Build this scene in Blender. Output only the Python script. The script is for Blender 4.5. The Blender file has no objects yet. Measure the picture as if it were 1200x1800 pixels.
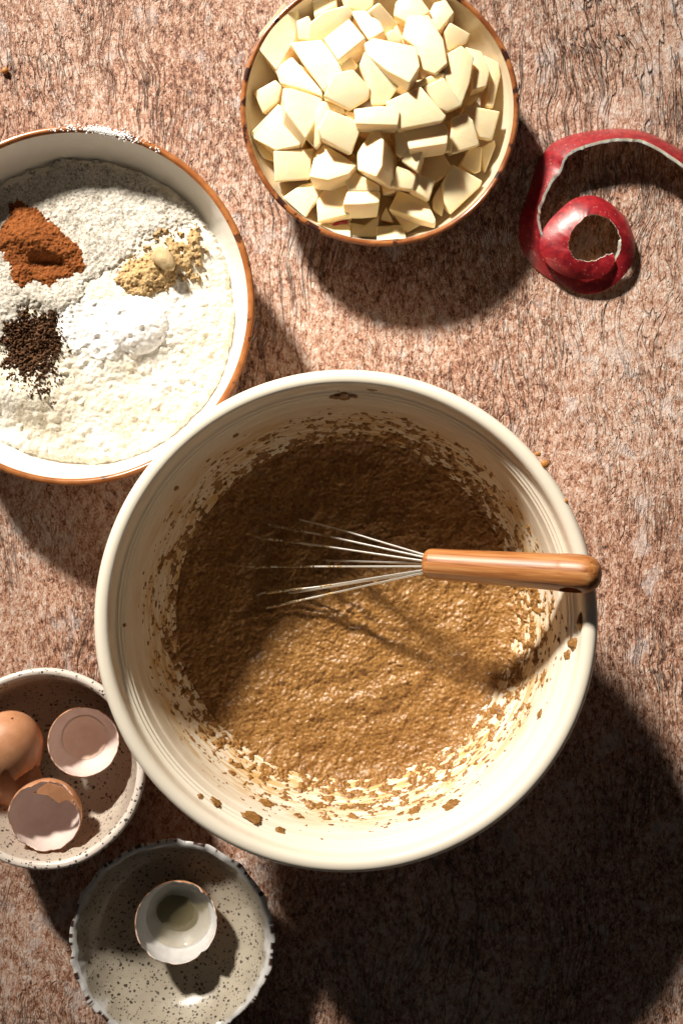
import bpy, bmesh, math, random
import numpy as np
from mathutils import Vector, Matrix

# ------------------------------------------------------------------ camera, light, exposure
scene = bpy.context.scene
CAM_H, K = 0.85, 0.000371            # camera height above the table, metres per photo pixel at table level

cam_d = bpy.data.cameras.new('camera')
cam_d.sensor_fit = 'VERTICAL'; cam_d.sensor_height = 36.0
cam_d.lens = 36.0 * CAM_H / (1800 * K)
cam_d.clip_start = 0.05; cam_d.clip_end = 20
cam_d.dof.use_dof = True; cam_d.dof.focus_distance = 0.755; cam_d.dof.aperture_fstop = 11
cam = bpy.data.objects.new('camera', cam_d); scene.collection.objects.link(cam)
cam.location = (0, 0, CAM_H); cam.rotation_euler = (0, 0, 0)
scene.camera = cam

world = bpy.data.worlds.new('World'); scene.world = world; world.use_nodes = True
bg = world.node_tree.nodes['Background']
bg.inputs[0].default_value = (1.0, 0.98, 0.92, 1); bg.inputs[1].default_value = 0.026

key_d = bpy.data.lights.new('key_lamp', 'SPOT')
key_d.energy = 5900; key_d.color = (1.0, 0.92, 0.80); key_d.shadow_soft_size = 0.40
key_d.spot_size = math.radians(7.75); key_d.spot_blend = 0.4
key = bpy.data.objects.new('key_lamp', key_d); scene.collection.objects.link(key)
key.location = (-2.40, 4.35, 3.10)
key.rotation_euler = (Vector((-0.05, 0.20, 0.0)) - key.location).to_track_quat('-Z', 'Y').to_euler()

vs = scene.view_settings
vs.view_transform = 'Standard'; vs.look = 'None'; vs.exposure = 0.0; vs.gamma = 1.0; vs.use_curve_mapping = False
scene.cycles.use_denoising = True
scene.cycles.max_bounces = 14; scene.cycles.diffuse_bounces = 10
scene.cycles.caustics_reflective = False; scene.cycles.caustics_refractive = False

# ------------------------------------------------------------------ helpers
def W(px, py, z=0.0):
    """the point of the photograph (px, py) taken at height z above the table"""
    s = K * (CAM_H - z) / CAM_H
    return Vector(((px - 600) * s, (900 - py) * s, z))

rng = random.Random(7)
_pr = np.random.RandomState(3); PERM = np.concatenate([_pr.permutation(256)] * 3).astype(np.int64)
GRAD = _pr.normal(size=(256, 3)); GRAD /= np.linalg.norm(GRAD, axis=1)[:, None]

def perlin(x, y, z=0.0):
    x, y, z = np.broadcast_arrays(np.asarray(x, float), np.asarray(y, float), np.asarray(z, float))
    xi, yi, zi = np.floor(x).astype(np.int64), np.floor(y).astype(np.int64), np.floor(z).astype(np.int64)
    xf, yf, zf = x - xi, y - yi, z - zi
    f = lambda t: t * t * t * (t * (t * 6 - 15) + 10)
    u, v, w = f(xf), f(yf), f(zf)
    def g(a, b, c):
        h = PERM[(PERM[(PERM[(xi + a) & 255] + yi + b) & 255] + zi + c) & 255]
        G = GRAD[h]
        return G[..., 0] * (xf - a) + G[..., 1] * (yf - b) + G[..., 2] * (zf - c)
    l = lambda t, a, b: a + t * (b - a)
    return l(w, l(v, l(u, g(0,0,0), g(1,0,0)), l(u, g(0,1,0), g(1,1,0))),
                l(v, l(u, g(0,0,1), g(1,0,1)), l(u, g(0,1,1), g(1,1,1)))) * 1.6

def fbm(x, y, z=0.0, octs=4, gain=0.5):
    a, t, s = 1.0, 0.0, 1.0
    for i in range(octs):
        t = t + a * perlin(np.asarray(x) * s + 17.3 * i, np.asarray(y) * s - 9.1 * i, np.asarray(z) * s + 3.7 * i)
        a *= gain; s *= 2.03
    return t

def worley(x, y, seed=0):
    """distance to the nearest jittered cell point and that cell's random number"""
    xi, yi = np.floor(x).astype(np.int64), np.floor(y).astype(np.int64)
    best = np.full(x.shape, 9.0); cid = np.zeros(x.shape)
    for a in (-1, 0, 1):
        for b in (-1, 0, 1):
            cx, cy = xi + a, yi + b
            h = PERM[(PERM[(cx + seed) & 255] + cy) & 255]; h2 = PERM[h + 31]; h3 = PERM[h2 + 57]
            d = np.hypot(cx + h / 255.0 - x, cy + h2 / 255.0 - y)
            m = d < best
            best = np.where(m, d, best); cid = np.where(m, h3 / 255.0, cid)
    return best, cid

def poly_sdf(px, py, poly):
    """signed distance (inside positive) to a polygon"""
    inside = np.zeros(px.shape, bool); best = np.full(px.shape, 1e9)
    n = len(poly)
    for i in range(n):
        (ax, ay), (bx, by) = poly[i], poly[(i + 1) % n]
        ex, ey = bx - ax, by - ay
        t = np.clip(((px - ax) * ex + (py - ay) * ey) / (ex * ex + ey * ey + 1e-12), 0, 1)
        best = np.minimum(best, np.hypot(px - ax - t * ex, py - ay - t * ey))
        c = ((ay > py) != (by > py)) & (px < ex * (py - ay) / (by - ay + 1e-12) + ax)
        inside ^= c
    return np.where(inside, best, -best)

def link(o, parent=None):
    scene.collection.objects.link(o)
    if parent is not None: o.parent = parent
    return o

def mesh_obj(name, verts, faces, mat, parent=None, smooth=True, loc=None):
    me = bpy.data.meshes.new(name)
    v = np.asarray(verts, float)
    me.from_pydata(v.tolist() if isinstance(verts, np.ndarray) else [tuple(a) for a in verts], [], faces if isinstance(faces, list) else faces.tolist())
    me.update()
    if smooth:
        me.polygons.foreach_set('use_smooth', [True] * len(me.polygons))
    if mat: me.materials.append(mat)
    o = bpy.data.objects.new(name, me)
    if loc is not None: o.location = loc
    return link(o, parent)

def bm_obj(name, bm, mat, parent=None, smooth=True, loc=None):
    me = bpy.data.meshes.new(name); bm.to_mesh(me); bm.free()
    if smooth: me.polygons.foreach_set('use_smooth', [True] * len(me.polygons))
    if mat: me.materials.append(mat)
    o = bpy.data.objects.new(name, me)
    if loc is not None: o.location = loc
    return link(o, parent)

def tag(o, label, cat, group=None):
    o['label'] = label; o['category'] = cat
    if group: o['group'] = group
    return o

def thing(name, label, cat, loc=(0, 0, 0), group=None):
    o = bpy.data.objects.new(name, None); o.location = loc; o.empty_display_size = 0.02
    link(o); return tag(o, label, cat, group)

def grid_faces(nu, nv, wrap=False, keep=None):
    """faces of a nu x nv grid of vertices (index i*nv+j); wrap closes i"""
    I = np.arange(nu if wrap else nu - 1)[:, None]; J = np.arange(nv - 1)[None, :]
    I2 = (I + 1) % nu
    a, b, c, d = I * nv + J, I2 * nv + J, I2 * nv + J + 1, I * nv + J + 1
    F = np.stack([np.broadcast_to(q, (I.shape[0], nv - 1)) for q in (a, b, c, d)], -1).reshape(-1, 4)
    if keep is not None: F = F[keep[F].any(axis=1)]
    return F

def compact(V, F):
    used = np.unique(F); idx = np.full(len(V), -1); idx[used] = np.arange(len(used))
    return V[used], idx[F]

def lathe(profile, segs=192, wob=None):
    """revolve (r, z) points; wob(theta, r, z) -> (r, z) for handmade unevenness"""
    P = np.array(profile, float); n = len(P)
    th = np.linspace(0, 2 * math.pi, segs, endpoint=False)
    T, R = np.meshgrid(th, P[:, 0], indexing='ij'); Z = np.broadcast_to(P[:, 1], T.shape).copy()
    if wob: R, Z = wob(T, R, Z)
    V = np.stack([R * np.cos(T), R * np.sin(T), Z], -1).reshape(-1, 3)
    return V, grid_faces(segs, n, wrap=True)

def smooth_profile(pts, n=6):
    """Catmull-Rom through the points"""
    P = [np.array(p, float) for p in pts]; out = []
    for i in range(len(P) - 1):
        p0, p1, p2, p3 = P[max(i - 1, 0)], P[i], P[i + 1], P[min(i + 2, len(P) - 1)]
        for k in range(n):
            t = k / n
            out.append(0.5 * (2 * p1 + (p2 - p0) * t + (2 * p0 - 5 * p1 + 4 * p2 - p3) * t * t + (3 * p1 - p0 - 3 * p2 + p3) * t ** 3))
    out.append(P[-1]); return out

def tube(pts, rad, sides=8, cap=True):
    """round tube along pts; rad a number or list"""
    P = [Vector(p) for p in pts]; n = len(P)
    rad = [rad] * n if not hasattr(rad, '__len__') else rad
    V, F = [], []; up = Vector((0.13, 0.21, 0.97))
    for i in range(n):
        d = (P[min(i + 1, n - 1)] - P[max(i - 1, 0)]).normalized()
        a = d.cross(up).normalized(); b = d.cross(a)
        for k in range(sides):
            t = 2 * math.pi * k / sides
            V.append(P[i] + (a * math.cos(t) + b * math.sin(t)) * rad[i])
    for i in range(n - 1):
        for k in range(sides):
            k2 = (k + 1) % sides
            F.append((i * sides + k, i * sides + k2, (i + 1) * sides + k2, (i + 1) * sides + k))
    if cap:
        F.append(tuple(range(sides))[::-1]); F.append(tuple((n - 1) * sides + k for k in range(sides)))
    return V, F

# ------------------------------------------------------------------ materials
class Mat:
    def __init__(s, name, rough=0.5, **kw):
        s.m = bpy.data.materials.new(name); s.m.use_nodes = True
        s.nt = s.m.node_tree; s.b = s.nt.nodes['Principled BSDF']; s.b.inputs['Roughness'].default_value = rough
        for k, v in kw.items(): s.b.inputs[k.replace('_', ' ')].default_value = v
        s._tc = None
    def node(s, t, props=None, ins=None):
        n = s.nt.nodes.new(t)
        for k, v in (props or {}).items(): setattr(n, k, v)
        for k, v in (ins or {}).items(): s.set(n.inputs[k], v)
        return n
    def set(s, sock, v):
        if isinstance(v, bpy.types.NodeSocket): s.nt.links.new(v, sock)
        elif isinstance(v, bpy.types.Node): s.nt.links.new(v.outputs[0], sock)
        else:
            if hasattr(v, '__len__') and len(v) == 3 and sock.type == 'RGBA': v = (*v, 1)
            sock.default_value = v
    def co(s):
        if s._tc is None: s._tc = s.nt.nodes.new('ShaderNodeTexCoord')
        return s._tc.outputs['Object']
    def scale(s, vec, sc, off=(0, 0, 0)):
        return s.node('ShaderNodeMapping', None, {0: vec, 1: off, 3: sc}).outputs[0]
    def noise(s, vec, scale=1.0, detail=3.0, rough=0.5, dist=0.0, col=False):
        n = s.node('ShaderNodeTexNoise', None, {'Vector': vec, 'Scale': scale, 'Detail': detail, 'Roughness': rough, 'Distortion': dist})
        return n.outputs[1 if col else 0]
    def voro(s, vec, scale, rand=1.0, feature='F1'):
        return s.node('ShaderNodeTexVoronoi', {'feature': feature}, {'Vector': vec, 'Scale': scale, 'Randomness': rand})
    def math(s, op, a, b=0.0, clamp=False):
        return s.node('ShaderNodeMath', {'operation': op, 'use_clamp': clamp}, {0: a, 1: b}).outputs[0]
    def remap(s, v, a, b, c=0.0, d=1.0, smooth=True):
        return s.node('ShaderNodeMapRange', {'interpolation_type': 'SMOOTHSTEP' if smooth else 'LINEAR'}, {0: v, 1: a, 2: b, 3: c, 4: d}).outputs[0]
    def ramp(s, v, stops):
        n = s.node('ShaderNodeValToRGB', None, {0: v}); e = n.color_ramp.elements
        while len(e) < len(stops): e.new(0.5)
        for el, (p, c) in zip(e, stops): el.position = p; el.color = (*c, 1)
        return n.outputs[0]
    def mix(s, f, a, b, mode='MIX'):
        n = s.node('ShaderNodeMix', {'data_type': 'RGBA', 'blend_type': mode}, {0: f}); s.set(n.inputs[6], a); s.set(n.inputs[7], b)
        return n.outputs[2]
    def color(s, v): s.set(s.b.inputs['Base Color'], v); return s
    def bump(s, h, dist, strength=1.0):
        n = s.node('ShaderNodeBump', None, {'Height': h, 'Distance': dist, 'Strength': strength})
        s.nt.links.new(n.outputs[0], s.b.inputs['Normal']); return s

def sep(M, vec):
    n = M.node('ShaderNodeSeparateXYZ', None, {0: vec}); return n.outputs

def mat_table():
    M = Mat('weathered_board', 0.62)
    co = M.co()
    wc = M.noise(co, 6.0, 3, 0.55, col=True)
    off = M.node('ShaderNodeVectorMath', {'operation': 'SUBTRACT'}, {0: wc, 1: (0.5, 0.5, 0.5)})
    off = M.node('ShaderNodeVectorMath', {'operation': 'MULTIPLY'}, {0: off, 1: (0.07, 0.05, 0)})
    wv = M.node('ShaderNodeVectorMath', {'operation': 'ADD'}, {0: co, 1: off}).outputs[0]
    def cracks(sx, sy, o, w, d=3.0):
        n = M.noise(M.scale(wv, (sx, sy, 1), o), 1.0, d, 0.55, 0.4)
        a = M.math('ABSOLUTE', M.math('SUBTRACT', n, 0.5))
        return M.remap(a, 0.0, w, 1.0, 0.0)
    m1 = M.remap(M.noise(M.scale(co, (1, .6, 1), (3, 1, 0)), 11.0, 3), 0.47, 0.66)
    m2 = M.remap(M.noise(M.scale(co, (1, .7, 1), (9, 4, 0)), 8.0, 3), 0.46, 0.62)
    c1 = M.math('MULTIPLY', cracks(150, 11, (0, 0, 0), 0.030), m1)
    c2 = M.math('MULTIPLY', cracks(95, 14, (5, 2, 0), 0.022), m2)
    m3 = M.remap(M.noise(M.scale(co, (1, .8, 1), (6, 9, 0)), 16.0, 3), 0.36, 0.60)
    c3 = M.math('MULTIPLY', M.math('MULTIPLY', cracks(300, 48, (2, 8, 0), 0.034, 2.0), m3), 0.62)
    cr = M.math('MAXIMUM', M.math('MAXIMUM', c1, c2), c3)
    # fine flecks of the printed board, slightly longer than wide
    fl = M.noise(M.scale(co, (640, 330, 1)), 1.0, 3, 0.65, 1.2)
    fl2 = M.noise(M.scale(co, (190, 120, 1), (4, 4, 0)), 1.0, 4, 0.6, 0.3)
    big = M.noise(M.scale(co, (1, .8, 1), (2, 7, 0)), 7.0, 4, 0.6)
    f = M.math('ADD', M.math('MULTIPLY', fl, 0.62), M.math('MULTIPLY', fl2, 0.38))
    f = M.math('ADD', f, M.math('MULTIPLY', M.math('SUBTRACT', big, 0.5), 0.28))
    c = M.ramp(f, [(0.37, (0.050, 0.025, 0.017)), (0.425, (0.225, 0.090, 0.049)), (0.475, (0.43, 0.215, 0.135)), (0.535, (0.585, 0.38, 0.285)), (0.62, (0.71, 0.585, 0.515))])
    pale = M.remap(M.noise(M.scale(co, (1, .75, 1), (8, 3, 0)), 48.0, 4, 0.6), 0.56, 0.66)
    c = M.mix(M.math('MULTIPLY', pale, 0.42), c, (0.70, 0.64, 0.63))
    c = M.mix(M.math('MULTIPLY', cr, 0.68), c, (0.055, 0.042, 0.038))
    M.color(c)
    h = M.math('ADD', M.math('MULTIPLY', f, 0.8), M.math('MULTIPLY', cr, -0.75))
    M.bump(h, 0.0022, 1.0)
    M.set(M.b.inputs['Roughness'], M.remap(fl2, 0.3, 0.7, 0.5, 0.75))
    return M.m

def polar(M, k, kz):
    """(cos, sin, z) of the object's own axis, so that noise streaks run round it without a seam"""
    x, y, z = sep(M, M.co())[:3]
    r = M.math('SQRT', M.math('ADD', M.math('MULTIPLY', x, x), M.math('ADD', M.math('MULTIPLY', y, y), 1e-9)))
    v = M.node('ShaderNodeCombineXYZ', None, {0: M.math('MULTIPLY', M.math('DIVIDE', x, r), k), 1: M.math('MULTIPLY', M.math('DIVIDE', y, r), k), 2: M.math('MULTIPLY', z, kz)})
    return v.outputs[0], r, z

def mat_cream():
    M = Mat('cream_glaze', 0.32, Coat_Weight=0.25, Coat_Roughness=0.2)
    v, r, z = polar(M, 7.0, 420.0)
    streak = M.noise(v, 1.0, 4, 0.6)
    cl, _, _ = polar(M, 5.0, 60.0)
    blot = M.noise(cl, 1.0, 4, 0.6)
    inside = M.math('MULTIPLY', M.remap(r, 0.1265, 0.1205), M.remap(z, 0.116, 0.078))
    s = M.math('MULTIPLY', M.remap(M.math('ADD', M.math('MULTIPLY', streak, 0.6), M.math('MULTIPLY', blot, 0.4)), 0.42, 0.60), inside)
    base = M.mix(M.noise(M.co(), 30, 3), (0.87, 0.79, 0.655), (0.90, 0.825, 0.70))
    M.color(M.mix(M.math('MULTIPLY', s, 0.9), base, (0.64, 0.40, 0.13)))
    M.bump(M.noise(M.co(), 60, 2), 0.0006, 0.25)
    return M.m

def mat_glaze(name, a, b, rough=0.25, sc=40, spots=None):
    M = Mat(name, rough, Coat_Weight=0.3, Coat_Roughness=0.12)
    c = M.mix(M.remap(M.noise(M.co(), sc, 4, 0.6), 0.35, 0.65), a, b)
    if spots:
        sp = M.remap(M.noise(M.co(), spots[1], 3, 0.6), spots[2], spots[2] + 0.06)
        c = M.mix(sp, c, spots[0])
    M.color(c); M.bump(M.noise(M.co(), 120, 3), 0.0006, 0.3)
    return M.m

def mat_speckle(name, a, b, dot=(0.035, 0.022, 0.018), sc=330, dens=0.42):
    """glazed stoneware with iron specks"""
    M = Mat(name, 0.33, Coat_Weight=0.3, Coat_Roughness=0.15)
    c = M.mix(M.remap(M.noise(M.co(), 45, 4, 0.6), 0.35, 0.65), a, b)
    wob = M.noise(M.co(), 400, 2, col=True)
    v = M.node('ShaderNodeVectorMath', {'operation': 'MULTIPLY_ADD'}, {0: wob, 1: (0.0022,) * 3, 2: M.co()}).outputs[0]
    for s_, th, dn in ((sc, 0.30, dens), (sc * 1.9, 0.30, dens * 0.8)):
        vo = M.voro(v, s_)
        rnd = sep(M, vo.outputs['Color'])[0]
        size = M.math('MULTIPLY', M.math('GREATER_THAN', M.math('SUBTRACT', dn, rnd), 0.0), M.math('ADD', 0.45, M.math('MULTIPLY', sep(M, vo.outputs['Color'])[1], 0.75)))
        d = M.math('LESS_THAN', vo.outputs['Distance'], M.math('MULTIPLY', size, th))
        c = M.mix(M.math('MULTIPLY', d, 0.9), c, dot)
    M.color(c); M.bump(M.noise(M.co(), 90, 3), 0.0008, 0.35)
    return M.m

def mat_powder(name, stops, sc=900, rough=0.9, bump=0.0008, big=None):
    M = Mat(name, rough); M.b.inputs['Specular IOR Level'].default_value = 0.15
    n = M.noise(M.co(), sc, 3, 0.65)
    n2 = M.noise(M.co(), sc * 0.22, 3, 0.6)
    f = M.math('ADD', M.math('MULTIPLY', n, 0.65), M.math('MULTIPLY', n2, 0.35))
    c = M.ramp(f, stops)
    if big: c = M.mix(M.remap(M.noise(M.co(), big[1], 3), 0.42, 0.62), c, big[0])
    M.color(c); M.bump(f, bump, 0.9)
    return M.m

def mat_batter():
    M = Mat('spiced_batter', 0.45, Coat_Weight=0.14, Coat_Roughness=0.28)
    n = M.noise(M.co(), 520, 2, 0.6); n2 = M.noise(M.co(), 90, 3, 0.6)
    f = M.math('ADD', M.math('MULTIPLY', n, 0.7), M.math('MULTIPLY', n2, 0.3))
    M.color(M.ramp(f, [(0.30, (0.14, 0.058, 0.013)), (0.45, (0.265, 0.123, 0.030)), (0.56, (0.345, 0.172, 0.046)), (0.72, (0.46, 0.255, 0.085))]))
    M.bump(n, 0.0007, 0.7); return M.m

def mat_apple():
    M = Mat('apple_flesh', 0.42)
    n = M.noise(M.co(), 55, 4, 0.6)
    M.color(M.mix(M.remap(n, 0.3, 0.7), (0.92, 0.765, 0.50), (0.935, 0.81, 0.58)))
    oi = M.node('ShaderNodeObjectInfo').outputs['Random']
    base = M.b.inputs['Base Color'].links[0].from_socket
    fib = M.remap(M.noise(M.scale(M.co(), (90, 260, 260)), 1.0, 3, 0.6), 0.5, 0.75)
    c = M.mix(M.math('MULTIPLY', oi, 0.4), base, (0.90, 0.70, 0.38))
    M.color(M.mix(M.math('MULTIPLY', fib, 0.3), c, (0.80, 0.62, 0.32)))
    M.b.inputs['Subsurface Weight'].default_value = 0.5
    M.b.inputs['Subsurface Radius'].default_value = (1.0, 0.60, 0.20)
    M.b.inputs['Subsurface Scale'].default_value = 0.004
    M.bump(M.noise(M.co(), 260, 4, 0.65), 0.0007, 0.35); return M.m

def mat_skin():
    M = Mat('red_apple_skin', 0.40, Coat_Weight=0.5, Coat_Roughness=0.12)
    n = M.noise(M.co(), 260, 5, 0.7)
    c = M.ramp(n, [(0.30, (0.12, 0.004, 0.010)), (0.46, (0.24, 0.007, 0.014)), (0.60, (0.33, 0.014, 0.020)), (0.76, (0.44, 0.07, 0.035))])
    vo = M.voro(M.co(), 420)
    d = M.remap(vo.outputs['Distance'], 0.16, 0.24, 1.0, 0.0)
    d = M.math('MULTIPLY', d, M.math('GREATER_THAN', sep(M, vo.outputs['Color'])[0], 0.55))
    M.color(M.mix(M.math('MULTIPLY', d, 0.5), c, (0.62, 0.28, 0.20)))
    M.bump(M.noise(M.co(), 90, 3), 0.0009, 0.35); return M.m

def mat_shell(name, a, b, rough):
    M = Mat(name, rough)
    M.color(M.mix(M.remap(M.noise(M.co(), 130, 5, 0.7), 0.35, 0.65), a, b))
    M.b.inputs['Subsurface Weight'].default_value = 0.15; M.b.inputs['Subsurface Radius'].default_value = (1, .5, .3); M.b.inputs['Subsurface Scale'].default_value = 0.002
    M.bump(M.noise(M.co(), 900, 2), 0.0002, 0.5); return M.m

def mat_wood():
    M = Mat('oiled_wood', 0.42, Coat_Weight=0.1, Coat_Roughness=0.3)
    g = M.noise(M.scale(M.co(), (10, 260, 260)), 1.0, 4, 0.6, 0.5)
    g2 = M.noise(M.scale(M.co(), (25, 900, 900)), 1.0, 2, 0.6)
    f = M.math('ADD', M.math('MULTIPLY', g, 0.7), M.math('MULTIPLY', g2, 0.3))
    M.color(M.ramp(f, [(0.36, (0.09, 0.026, 0.008)), (0.44, (0.32, 0.108, 0.030)), (0.53, (0.47, 0.19, 0.058)), (0.64, (0.60, 0.31, 0.125))]))
    M.bump(f, 0.0003, 0.4); return M.m

def mat_dish():
    """speckled stoneware, white glaze and dark brown dabs along the pinched edge"""
    M = Mat('pinched_dish_glaze', 0.3, Coat_Weight=0.35, Coat_Roughness=0.12)
    v, r, z = polar(M, 9.0, 90.0)
    c = M.mix(M.remap(M.noise(M.co(), 45, 4, 0.6), 0.35, 0.65), (0.38, 0.335, 0.265), (0.45, 0.40, 0.32))
    wob = M.noise(M.co(), 400, 2, col=True)
    vv = M.node('ShaderNodeVectorMath', {'operation': 'MULTIPLY_ADD'}, {0: wob, 1: (0.0022,) * 3, 2: M.co()}).outputs[0]
    for s_, th, dn in ((330, 0.30, 0.8), (560, 0.30, 0.6)):
        vo = M.voro(vv, s_); rc = sep(M, vo.outputs['Color'])
        size = M.math('MULTIPLY', M.math('LESS_THAN', rc[0], dn), M.math('ADD', 0.45, M.math('MULTIPLY', rc[1], 0.75)))
        c = M.mix(M.math('MULTIPLY', M.math('LESS_THAN', vo.outputs['Distance'], M.math('MULTIPLY', size, th)), 0.9), c, (0.035, 0.022, 0.018))
    wh = M.remap(M.math('ADD', r, M.math('MULTIPLY', M.math('SUBTRACT', M.noise(M.co(), 55, 3), 0.5), 0.014)), 0.0575, 0.0605)
    c = M.mix(wh, c, (0.58, 0.57, 0.56))
    dv, _, _ = polar(M, 13.0, 0.0)
    dab = M.math('MULTIPLY', M.remap(M.noise(dv, 1.0, 2, 0.5), 0.50, 0.56), M.remap(r, 0.0612, 0.0628))
    c = M.mix(dab, c, (0.045, 0.018, 0.013))
    M.color(c); M.bump(M.noise(M.co(), 90, 3), 0.0009, 0.4); return M.m

MAT = dict(
    table=mat_table(), cream=mat_cream(), batter=mat_batter(), apple=mat_apple(), skin=mat_skin(), wood=mat_wood(), dish=mat_dish(),
    white=mat_glaze('white_enamel_glaze', (0.79, 0.76, 0.71), (0.83, 0.80, 0.75), 0.3),
    rust=mat_glaze('rust_rim_glaze', (0.29, 0.095, 0.026), (0.40, 0.15, 0.045), 0.28, 90, ((0.10, 0.035, 0.015), 130, 0.60)),
    applein=mat_glaze('ivory_glaze', (0.66, 0.57, 0.42), (0.72, 0.63, 0.48), 0.22),
    umber=mat_glaze('umber_rim_glaze', (0.20, 0.060, 0.020), (0.36, 0.135, 0.045), 0.2, 70, ((0.045, 0.016, 0.012), 75, 0.54)),
    umberout=mat_glaze('umber_glaze', (0.055, 0.024, 0.016), (0.10, 0.040, 0.022), 0.22),
    speck=mat_speckle('speckled_stoneware', (0.58, 0.49, 0.41), (0.65, 0.56, 0.47), sc=300, dens=0.7),
    specklip=mat_speckle('speckled_pink_lip', (0.74, 0.65, 0.58), (0.80, 0.71, 0.64), sc=300, dens=0.5),
    shell=mat_shell('brown_eggshell', (0.56, 0.255, 0.125), (0.63, 0.31, 0.165), 0.5),
    membrane=mat_shell('shell_membrane', (0.74, 0.60, 0.55), (0.80, 0.67, 0.62), 0.45),
    whiteshell=mat_shell('pale_shell_membrane', (0.58, 0.565, 0.55), (0.66, 0.645, 0.63), 0.4),
    flour=mat_powder('cream_flour', [(0.37, (0.58, 0.48, 0.33)), (0.46, (0.73, 0.665, 0.54)), (0.60, (0.79, 0.745, 0.65))], 700, bump=0.0006, big=((0.79, 0.76, 0.70), 26)),
    rye=mat_powder('wholegrain_flour', [(0.38, (0.20, 0.17, 0.13)), (0.46, (0.48, 0.44, 0.38)), (0.54, (0.64, 0.60, 0.54)), (0.66, (0.75, 0.71, 0.65))], 800),
    leaven=mat_powder('white_leaven', [(0.3, (0.82, 0.81, 0.80)), (0.7, (0.86, 0.855, 0.85))], 700, bump=0.0003),
    cinnamon=mat_powder('cinnamon_powder', [(0.32, (0.10, 0.026, 0.006)), (0.5, (0.23, 0.070, 0.017)), (0.68, (0.33, 0.115, 0.032))], 800, bump=0.0010),
    clove=mat_powder('dark_spice_powder', [(0.36, (0.020, 0.010, 0.006)), (0.5, (0.080, 0.038, 0.019)), (0.64, (0.22, 0.115, 0.055))], 900, bump=0.0008),
    ginger=mat_powder('ginger_powder', [(0.32, (0.25, 0.145, 0.058)), (0.5, (0.47, 0.32, 0.155)), (0.68, (0.60, 0.44, 0.25))], 480, bump=0.0011),
    lump=mat_powder('pressed_ginger_lump', [(0.3, (0.46, 0.33, 0.17)), (0.7, (0.58, 0.44, 0.26))], 500, bump=0.0006),
)
def mat_steel():
    M = Mat('steel_wire', 0.42, Metallic=1.0); M.color((0.86, 0.84, 0.80)); return M.m
MAT['steel'] = mat_steel()
def mat_eggwhite():
    M = Mat('egg_white', 0.06, IOR=1.36, Alpha=0.35); M.color((0.40, 0.34, 0.19)); return M.m
MAT['eggwhite'] = mat_eggwhite()
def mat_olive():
    M = Mat('olive_brown_spot', 0.12); M.color((0.030, 0.023, 0.012)); return M.m  # even dark olive-brown for the flat round spot inside the eggshell cup
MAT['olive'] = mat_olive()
def mat_fleshpeel():
    M = Mat('peel_flesh', 0.5); M.color(M.mix(M.noise(M.co(), 300, 4), (0.86, 0.71, 0.47), (0.92, 0.82, 0.62)))
    M.b.inputs['Subsurface Weight'].default_value = 1.0; M.b.inputs['Subsurface Radius'].default_value = (1, .75, .45); M.b.inputs['Subsurface Scale'].default_value = 0.006
    return M.m
MAT['peelflesh'] = mat_fleshpeel()
def mat_crumb():
    M = Mat('amber_crumb', 0.5); M.color(M.mix(M.noise(M.co(), 900, 3), (0.38, 0.13, 0.02), (0.52, 0.24, 0.06))); return M.m
MAT['crumb'] = mat_crumb()
MAT['aircell'] = mat_shell('air_cell_membrane', (0.72, 0.53, 0.42), (0.77, 0.59, 0.49), 0.5)

# ------------------------------------------------------------------ the table
n = 5
tv = [(-1.0 + 2.0 * i / (n - 1), -1.1 + 2.2 * j / (n - 1), 0.0) for i in range(n) for j in range(n)]
table = mesh_obj('tabletop', tv, grid_faces(n, n).tolist(), MAT['table'])
table['kind'] = 'structure'

# ------------------------------------------------------------------ mixing bowl
MB = W(608, 1093, 0.13); MB = Vector((MB.x, MB.y, 0))
mix_root = thing('mixing_bowl', 'large cream ceramic mixing bowl holding brown batter', 'bowl', MB)
outer = [(0.0005, .004), (.064, .004), (.068, .0005), (.076, .0005), (.080, .005), (.100, .030), (.118, .060), (.128, .088), (.1315, .100)]
inner_low = [(.1215, .104), (.1180, .088), (.1115, .068), (.1010, .050), (.085, .030), (.055, .016), (.0005, .012)]
V, F = lathe(smooth_profile(outer, 5), 256); mesh_obj('outer_wall', V, F[:, ::-1], MAT['cream'], mix_root)
rim = [(.1315, .100), (.1330, .1035), (.1375, .1050), (.1393, .1085), (.1401, .1150), (.1402, .1215), (.1394, .1268), (.1375, .1294), (.1350, .1301), (.1325, .1294), (.1309, .1272), (.1303, .1240), (.1299, .1215)]
V, F = lathe(smooth_profile(rim, 5), 256); mesh_obj('rim', V, F[:, ::-1], MAT['cream'], mix_root)
steps = [(.1299, .1215), (.1293, .1203), (.1284, .1194), (.1275, .1187), (.1271, .1176), (.1263, .1169), (.1258, .1163), (.1256, .1150), (.1248, .1142), (.1244, .1134), (.1238, .1110), (.1228, .1075), (.1215, .104)]
V, F = lathe(smooth_profile(steps + inner_low[1:], 5), 256); mesh_obj('inner_wall', V, F[:, ::-1], MAT['cream'], mix_root)

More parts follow.
